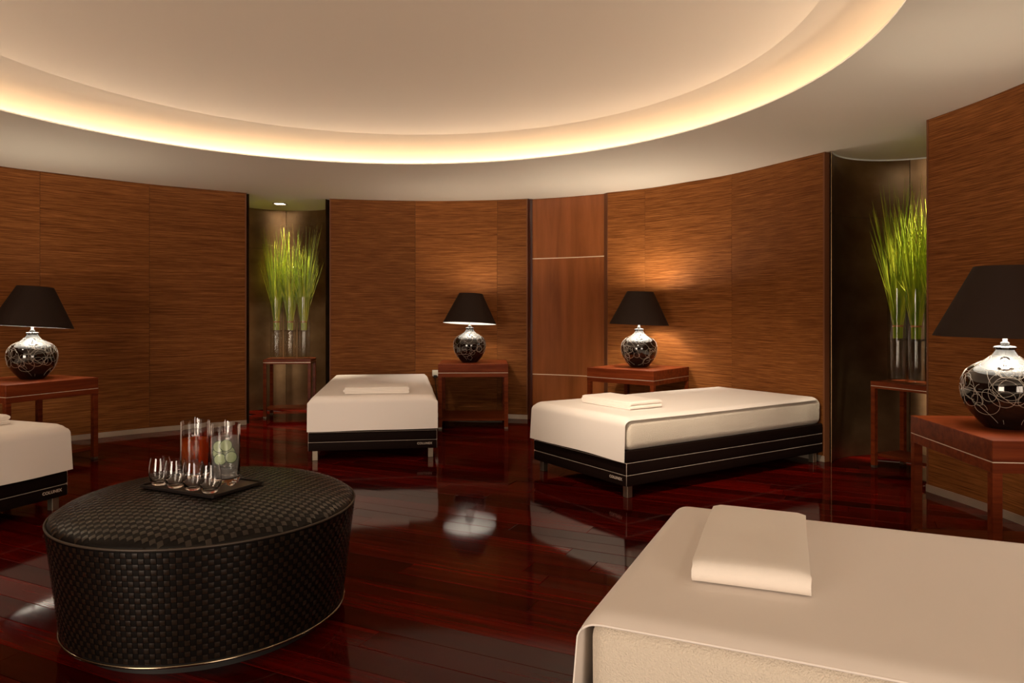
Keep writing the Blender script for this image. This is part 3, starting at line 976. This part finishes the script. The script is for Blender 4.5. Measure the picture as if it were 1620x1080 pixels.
# woven squares: side
NC, NR = 180, 20
def side_pt(ang, t, out):
    r = OR_B + (OR_T - OR_B) * t + out
    return Vector((r * math.cos(ang), r * math.sin(ang), O_ZB + 0.004 + (O_ZP - O_ZB - 0.012) * t))
def square_geo(a0, a1, t0, t1, out, jit):
    """raised woven square (9-vert pillow)"""
    vs, fs = [], []
    am, tm = (a0 + a1) / 2, (t0 + t1) / 2
    g = 0.05
    da, dt = (a1 - a0) * g, (t1 - t0) * g
    rows = []
    for j, t in enumerate((t0 + dt, tm, t1 - dt)):
        for k, a in enumerate((a0 + da, am, a1 - da)):
            h = out * (1.0 if (j == 1 and k == 1) else (0.72 if (j == 1 or k == 1) else 0.35))
            vs.append(side_pt(a, t, h + jit))
    for j in range(2):
        for k in range(2):
            i = j * 3 + k
            fs.append((i, i + 1, i + 4, i + 3))
    return vs, fs
cam_ang = math.atan2(-OC[1], -OC[0])
sq = []
for r_i in range(NR):
    for c_i in range(NC):
        a0 = 2 * PI * c_i / NC; a1 = 2 * PI * (c_i + 1) / NC
        d = abs((0.5 * (a0 + a1) - cam_ang + PI) % (2 * PI) - PI)
        sq.append((d + 0.012 * (NR - r_i), r_i, c_i, a0, a1))
sq.sort()
rest = {0: ([], []), 1: ([], [])}
for n_, (d, r_i, c_i, a0, a1) in enumerate(sq):
    li = (r_i + c_i) % 2
    vs, fs = square_geo(a0, a1, r_i / NR, (r_i + 1) / NR, 0.0026 if li else 0.0010, R_.uniform(-.0003, .0003))
    mt = M['weave_light'] if li else M['weave_dark']
    if n_ < 300:
        mesh_obj('woven_square', vs, fs, mt, ott, True)
    else:
        b = len(rest[li][0]); rest[li][0].extend(vs); rest[li][1].extend(tuple(b + k for k in f) for f in fs)
for li in (0, 1):
    o = mesh_obj('side_weave', rest[li][0], rest[li][1], M['weave_light'] if li else M['weave_dark'], ott, True); o['kind'] = 'stuff'
# woven squares: top
for li in (0, 1):
    vs, fs = [], []
    g = 0.0185; ca, sa = math.cos(0.62), math.sin(0.62)
    n_ = int(OR_T / g) + 1
    for i in range(-n_, n_):
        for j in range(-n_, n_):
            if (i + j) % 2 != li: continue
            cx, cy = (i + .5) * g, (j + .5) * g
            if math.hypot(cx, cy) > OR_T - 0.009: continue
            b = len(vs)
            for jj in (-.46, 0, .46):
                for kk in (-.46, 0, .46):
                    x0, y0 = cx + kk * g, cy + jj * g
                    h = (0.0024 if li else 0.0009) * (1 if (jj == 0 and kk == 0) else (.7 if jj * kk == 0 else .3))
                    x, y = x0 * ca - y0 * sa, x0 * sa + y0 * ca
                    vs.append((x, y, dome_z(math.hypot(x, y)) + h))
            for j2 in range(2):
                for k2 in range(2):
                    q = b + j2 * 3 + k2
                    fs.append((q, q + 1, q + 4, q + 3))
    o = mesh_obj('top_weave', vs, fs, M['weave_light'] if li else M['weave_dark'], cush, True); o['kind'] = 'stuff'

# ------------------------------------------------------------------ tray, glasses, pitchers
E1 = Vector((0.907, -0.422)); E2 = Vector((0.422, 0.907)); T0 = Vector((-1.381, 2.620))
TR_L, TR_W = 0.370, 0.243
ZT = dome_z(0.0) + 0.003
tr_c = T0 + E1 * (TR_L / 2) + E2 * (TR_W / 2)
ta = math.atan2(E1.y, E1.x)
tray = empty('serving_tray', (tr_c.x, tr_c.y, ZT), ta); tag(tray, 'thin black rectangular tray with glasses and pitchers on the ottoman', 'tray')
bm_obj('tray_base', box_bm(-TR_L / 2 + .004, TR_L / 2 - .004, -TR_W / 2 + .004, TR_W / 2 - .004, 0, 0.004), M['tray_in'], tray)
for b in ((-TR_L / 2, TR_L / 2, -TR_W / 2, -TR_W / 2 + .005), (-TR_L / 2, TR_L / 2, TR_W / 2 - .005, TR_W / 2),
          (-TR_L / 2, -TR_L / 2 + .005, -TR_W / 2 + .005, TR_W / 2 - .005), (TR_L / 2 - .005, TR_L / 2, -TR_W / 2 + .005, TR_W / 2 - .005)):
    bm_obj('rim', box_bm(b[0], b[1], b[2], b[3], -0.001, 0.010, 0.001, 1), M['tray'], tray)
ZG = ZT + 0.0045
def on_tray(a, b): return T0 + E1 * a + E2 * b
tumbler = [(0.0005, 0.0), (0.022, 0.0), (0.026, 0.003), (0.034, 0.018), (0.0385, 0.036), (0.039, 0.048), (0.037, 0.070), (0.0335, 0.092), (0.0318, 0.102),
           (0.0306, 0.102), (0.0322, 0.092), (0.0358, 0.070), (0.0376, 0.048), (0.0370, 0.037), (0.031, 0.021), (0.020, 0.012), (0.0005, 0.010)]
tl = ['leftmost of the four clear stemless glasses on the tray', 'second clear stemless glass from the left on the tray',
      'third clear stemless glass from the left, in front of the tea pitcher', 'rightmost clear stemless glass, in front of the water pitcher']
tum_me = None
for i, (a, b) in enumerate(((0.0450, 0.050), (0.134, 0.046), (0.2215, 0.049), (0.309, 0.046))):
    p = on_tray(a, b)
    if tum_me is None:
        o = lathe_obj('stemless_glass', tumbler, M['tumbler'], None, 40, sharp=50); tum_me = o.data
    else:
        o = bpy.data.objects.new('stemless_glass', tum_me); link(o)
    o.location = (p.x, p.y, ZG)
    tag(o, tl[i], 'glass', 'stemless glasses on the tray')

def build_pitcher(label, liquid, fill, p):
    root = empty('pitcher', (p.x, p.y, ZG)); tag(root, label, 'pitcher', 'glass pitchers on the tray')
    r, h = 0.0525, 0.226
    n = 72
    outer = [(0.040, 0.0), (0.047, 0.003), (0.0515, 0.012), (0.0525, 0.024), (0.0525, 0.12), (0.0525, h)]
    inner = [(0.0495, h), (0.0495, 0.12), (0.0490, 0.032), (0.044, 0.026), (0.0005, 0.024)]
    prof = [(0.0005, 0.010), (0.030, 0.008)] + outer + inner
    v, f = lathe(prof, n)
    vv = []
    to_cam = math.atan2(-p.y, -p.x)
    for (x, y, z) in v:
        a = math.atan2(y, x); rr_ = math.hypot(x, y)
        # pouring lip on the far side, four foot lobes at the base
        d = (a - (to_cam + PI) + PI) % (2 * PI) - PI
        if z > h - 0.04 and rr_ > 0.03:
            k = math.exp(-(d / 0.22) ** 2) * ((z - (h - 0.04)) / 0.04) ** 1.5
            rr_ += 0.010 * k; z += 0.006 * k
        if z < 0.012 and rr_ > 0.02:
            z += 0.009 * (0.5 + 0.5 * math.cos(5 * a)) ** 2 * (1 if z < 0.004 else .5)
        vv.append((rr_ * math.cos(a), rr_ * math.sin(a), z))
    bm = bmesh.new()
    bv = [bm.verts.new(q) for q in vv]
    for q in f: bm.faces.new([bv[i] for i in q])
    bm_obj('glass_body', bm, M['tumbler'], root, autosmooth=50)
    # handle: flat glass loop that points towards the viewer
    hd = Vector((math.cos(to_cam), math.sin(to_cam), 0)); sd = Vector((-hd.y, hd.x, 0))
    loop = [(r - 0.001, 0.200), (r + 0.018, 0.203), (r + 0.030, 0.196), (r + 0.034, 0.180), (r + 0.034, 0.110), (r + 0.028, 0.090), (r + 0.014, 0.080), (r - 0.001, 0.078)]
    lp = catmull(loop, 4)
    V, Fc = [], []
    m = len(lp)
    for i, q in enumerate(lp):
        a_, b_ = lp[max(0, i - 1)], lp[min(m - 1, i + 1)]
        t = (b_ - a_).normalized(); nn = Vector((-t.y, t.x))
        for sx, so in ((-1, -1), (1, -1), (1, 1), (-1, 1)):
            c = q + nn * (0.0028 * so)
            V.append(hd * c.x + Vector((0, 0, c.y)) + sd * (0.0135 * sx))
    for i in range(m - 1):
        for k in range(4):
            k2 = (k + 1) % 4
            Fc.append((i * 4 + k, i * 4 + k2, (i + 1) * 4 + k2, (i + 1) * 4 + k))
    Fc += [(3, 2, 1, 0), (m * 4 - 4, m * 4 - 3, m * 4 - 2, m * 4 - 1)]
    mesh_obj('handle', V, Fc, M['glass'], root)
    lathe_obj(liquid, [(0.0005, 0.0255), (0.043, 0.0275), (0.0483, 0.034), (0.0488, 0.12), (0.0488, fill), (0.0005, fill)], M[liquid], root, 56, sharp=50)
    return root
pT = on_tray(0.095, 0.166); pW = on_tray(0.262, 0.158)
build_pitcher('glass pitcher of amber red iced tea on the tray', 'tea', 0.158, pT)
build_pitcher('glass pitcher of water with cucumber slices on the tray', 'water', 0.178, pW)
# cucumber slices float in the upper half of the water
def build_slice(r=0.0225):
    root = empty('cucumber_slice')
    lathe_obj('flesh', [(0.0005, -0.0016), (r - 0.0026, -0.0016), (r - 0.0026, 0.0016), (0.0005, 0.0016)], M['cuc_flesh'], root, 28)
    lathe_obj('skin', [(r - 0.0026, -0.0022), (r, -0.0014), (r, 0.0014), (r - 0.0026, 0.0022)], M['cuc_skin'], root, 28)
    return root
to_cam = math.atan2(-pW.y, -pW.x)
hd = Vector((math.cos(to_cam), math.sin(to_cam))); sd = Vector((-hd.y, hd.x))
S = [(0.002, 0.040, 0.152, 0.1, 'topmost cucumber slice facing out of the water pitcher'), (-0.021, 0.022, 0.146, -.5, 'large pale cucumber slice at the left wall of the water pitcher'),
     (0.012, 0.014, 0.122, .35, 'cucumber slice in the middle of the water pitcher'), (0.019, 0.034, 0.106, .5, 'cucumber slice low on the right side of the water pitcher'),
     (-0.017, 0.034, 0.101, -.35, 'lowest cucumber slice on the left side of the water pitcher'), (-0.004, -0.022, 0.138, .9, 'cucumber slice deep behind the others in the water pitcher'),
     (-0.026, 0.002, 0.120, -.9, 'cucumber slice standing against the left wall of the water pitcher')]
sl0 = build_slice()
for i, (x, o_, z, tw, lb) in enumerate(S):
    c = sl0 if i == 0 else copy_tree(sl0)
    q = pW - sd * x + hd * o_ if False else pW + sd * x + hd * o_
    c.location = (q.x, q.y, ZG + z)
    c.rotation_euler = (PI / 2 - 0.12 + 0.1 * math.sin(i * 2.1), 0.15 * math.cos(i * 1.7), to_cam + PI / 2 + tw * 0.6)
    tag(c, lb, 'cucumber slice', 'cucumber slices in the water pitcher')

# ------------------------------------------------------------------ niche tables, vases, grass, downlights
def vase_profile(h=0.69, r=0.071):
    return [(0.0005, 0.0), (r - 0.004, 0.0), (r, 0.004), (r, h), (r - 0.0035, h), (r - 0.0035, 0.022), (r - 0.012, 0.016), (0.0005, 0.016)]
def build_vase():
    root = empty('glass_vase')
    lathe_obj('glass_body', vase_profile(), M['vase_glass'], root, 48, sharp=50)
    # inverted glass cylinder inside that carries the bundle
    lathe_obj('glass_riser', [(0.030, 0.018), (0.032, 0.018), (0.032, 0.30), (0.060, 0.306), (0.064, 0.312), (0.064, 0.318), (0.0005, 0.318), (0.0005, 0.314), (0.030, 0.305)], M['vase_glass'], root, 40, sharp=40)
    return root
def build_bundle(seed, tall, curl, lean=(0, 0)):
    rr = random.Random(seed)
    root = empty('grass_bundle')
    V, Fc = [], []
    for i in range(115):
        a = rr.uniform(0, 2 * PI); q = math.sqrt(rr.random())
        b0 = Vector((0.030 * q * math.cos(a), 0.030 * q * math.sin(a), 0))
        spread = 0.055 + 0.115 * q * rr.uniform(0.6, 1.15)
        h = rr.uniform(0.62, 0.92) * tall
        if rr.random() < .16: h = rr.uniform(0.95, 1.12) * tall
        d = Vector((math.cos(a + rr.uniform(-.4, .4)), math.sin(a + rr.uniform(-.4, .4)), 0))
        bend = rr.uniform(-0.03, 0.05)
        m = 9; pts = []; rad = []
        w = rr.uniform(0.0024, 0.0042)
        cl = curl and rr.random() < .14
        for k in range(m):
            t = k / (m - 1)
            p = b0 + d * (spread * max(0, t - 0.08) ** 1.25 + bend * t * t) + Vector((lean[0], lean[1], 0)) * t * t
            p.z = h * t
            if cl and t > .7:
                e = (t - .7) / .3
                p += d * (0.16 * e * e); p.z -= 0.20 * tall * e * e
            if (p.x * p.x + p.y * p.y) > 0.064 ** 2 and p.z < 0.35:
                s = 0.064 / math.hypot(p.x, p.y); p.x *= s; p.y *= s
            pts.append(p); rad.append(w * (1.0 - 0.85 * t ** 3))
        tube(pts, rad, 3, True, V, Fc)
    o = mesh_obj('blades', V, Fc, M['grass'], root); o['kind'] = 'stuff'
    lathe_obj('tie_band', [(0.0345, 0.085), (0.0365, 0.087), (0.0365, 0.097), (0.0345, 0.099), (0.031, 0.098), (0.031, 0.086)], M['tie'], root, 24, close=True)
    return root
NT_W, NT_D = 0.515, 0.34
nt0 = build_table(NT_W, NT_D, 0.647, 0.612, 0.595, 0.034, 0.085, True, 'console_table')
nL_a = 0.10
uL = Vector((math.cos(nL_a), math.sin(nL_a))); vL = Vector((-uL.y, uL.x))
cL = Vector((-2.737, 7.76)) + uL * (NT_W / 2) + vL * (NT_D / 2)
nt0.location = (cL.x, cL.y, 0); nt0.rotation_euler = (0, 0, nL_a)
tag(nt0, 'small wooden console table with three grass vases in the left niche', 'console table', 'console tables in the niches')
uR = Vector((0.175, -0.42)).normalized(); vR = Vector((-uR.y, uR.x))     # vR points out of the room
cR = Vector((2.69, 5.30)) + uR * (NT_W / 2) + vR * (NT_D / 2)
nt1 = copy_tree(nt0); nt1.location = (cR.x, cR.y, 0); nt1.rotation_euler = (0, 0, math.atan2(uR.y, uR.x))
tag(nt1, 'small wooden console table half hidden in the right niche', 'console table', 'console tables in the niches')
vase0 = build_vase()
first = True
pos_words = (('leftmost', 'middle', 'rightmost'), ('leftmost', 'middle', 'hindmost, mostly hidden'))
for side, c, u, v, offs in ((0, cL, uL, vL, (-0.150, 0.0, 0.150)), (1, cR, uR, vR, (-0.155, -0.005, 0.15))):
    for k in range(3):
        p = c + u * offs[k] + v * (0.0 if side == 0 else -0.01)
        va = vase0 if first else copy_tree(vase0); first = False
        va.location = (p.x, p.y, 0.6475)
        sd_ = ('left', 'right')[side]
        tag(va, pos_words[side][k] + ' tall clear glass vase in the ' + sd_ + ' niche', 'vase', 'glass vases in the niches')
        g = build_bundle(101 + side * 10 + k, 1.07, side == 0 and k == 1, ((0, 0), (0.0, 0.0))[side])
        g.location = (p.x, p.y, 0.6475 + 0.3195)
        tag(g, pos_words[side][k] + ' tied bundle of green grass in the ' + sd_ + ' niche', 'grass bundle', 'grass bundles in the niche vases')

def downlight(c, label, s=0.052, energy=30, target=None, angle=70):
    root = empty('ceiling_downlight', (c[0], c[1], ZC)); tag(root, label, 'downlight', 'recessed downlights over the niches')
    for b in ((-s - .012, s + .012, -s - .012, -s), (-s - .012, s + .012, s, s + .012), (-s - .012, -s, -s, s), (s, s + .012, -s, s)):
        bm_obj('frame', box_bm(b[0], b[1], b[2], b[3], -0.006, 0.0), M['chrome'], root)
    bm_obj('lens', box_bm(-s, s, -s, s, -0.003, -0.0005), M['lens'], root)
    l = spot_light('downlight_beam', (c[0], c[1], ZC - 0.012), target or (c[0], c[1], 0), energy, (1.0, 0.86, 0.62), angle, 0.7, 0.03)
    return root
downlight((-2.645, 8.05), 'small square recessed ceiling light above the grass in the left niche', energy=210, target=(-2.56, 7.93, 1.0))
downlight((3.12, 5.12), 'small square recessed ceiling light hidden above the right niche', energy=180, target=(2.93, 5.08, 1.0), angle=46)

# wall socket half hidden by the middle side table
sk = empty('wall_socket'); tag(sk, 'small ivory wall socket beside the table of the middle lamp', 'wall socket')
d = pM.px_to_d(689); q = pM.at(d); no = pM.normal_out(d, CEN)
sk.location = (q.x - no.x * 0.001, q.y - no.y * 0.001, 0.49); sk.rotation_euler = (0, 0, math.atan2(no.y, no.x) - PI / 2)
bm_obj('plate', box_bm(-0.035, 0.035, -0.010, 0.0, -0.035, 0.035, 0.003, 2), M['plastic'], sk)
bm_obj('plug', box_bm(-0.018, 0.018, -0.034, -0.010, -0.050, -0.022, 0.004, 2), M['black'], sk)
V, Fc = tube([(0, -0.026, -0.048), (0.004, -0.026, -0.12), (0.02, -0.016, -0.28), (0.05, -0.02, -0.47)], 0.003, 6)
mesh_obj('plug_cord', V, Fc, M['black'], sk, True)
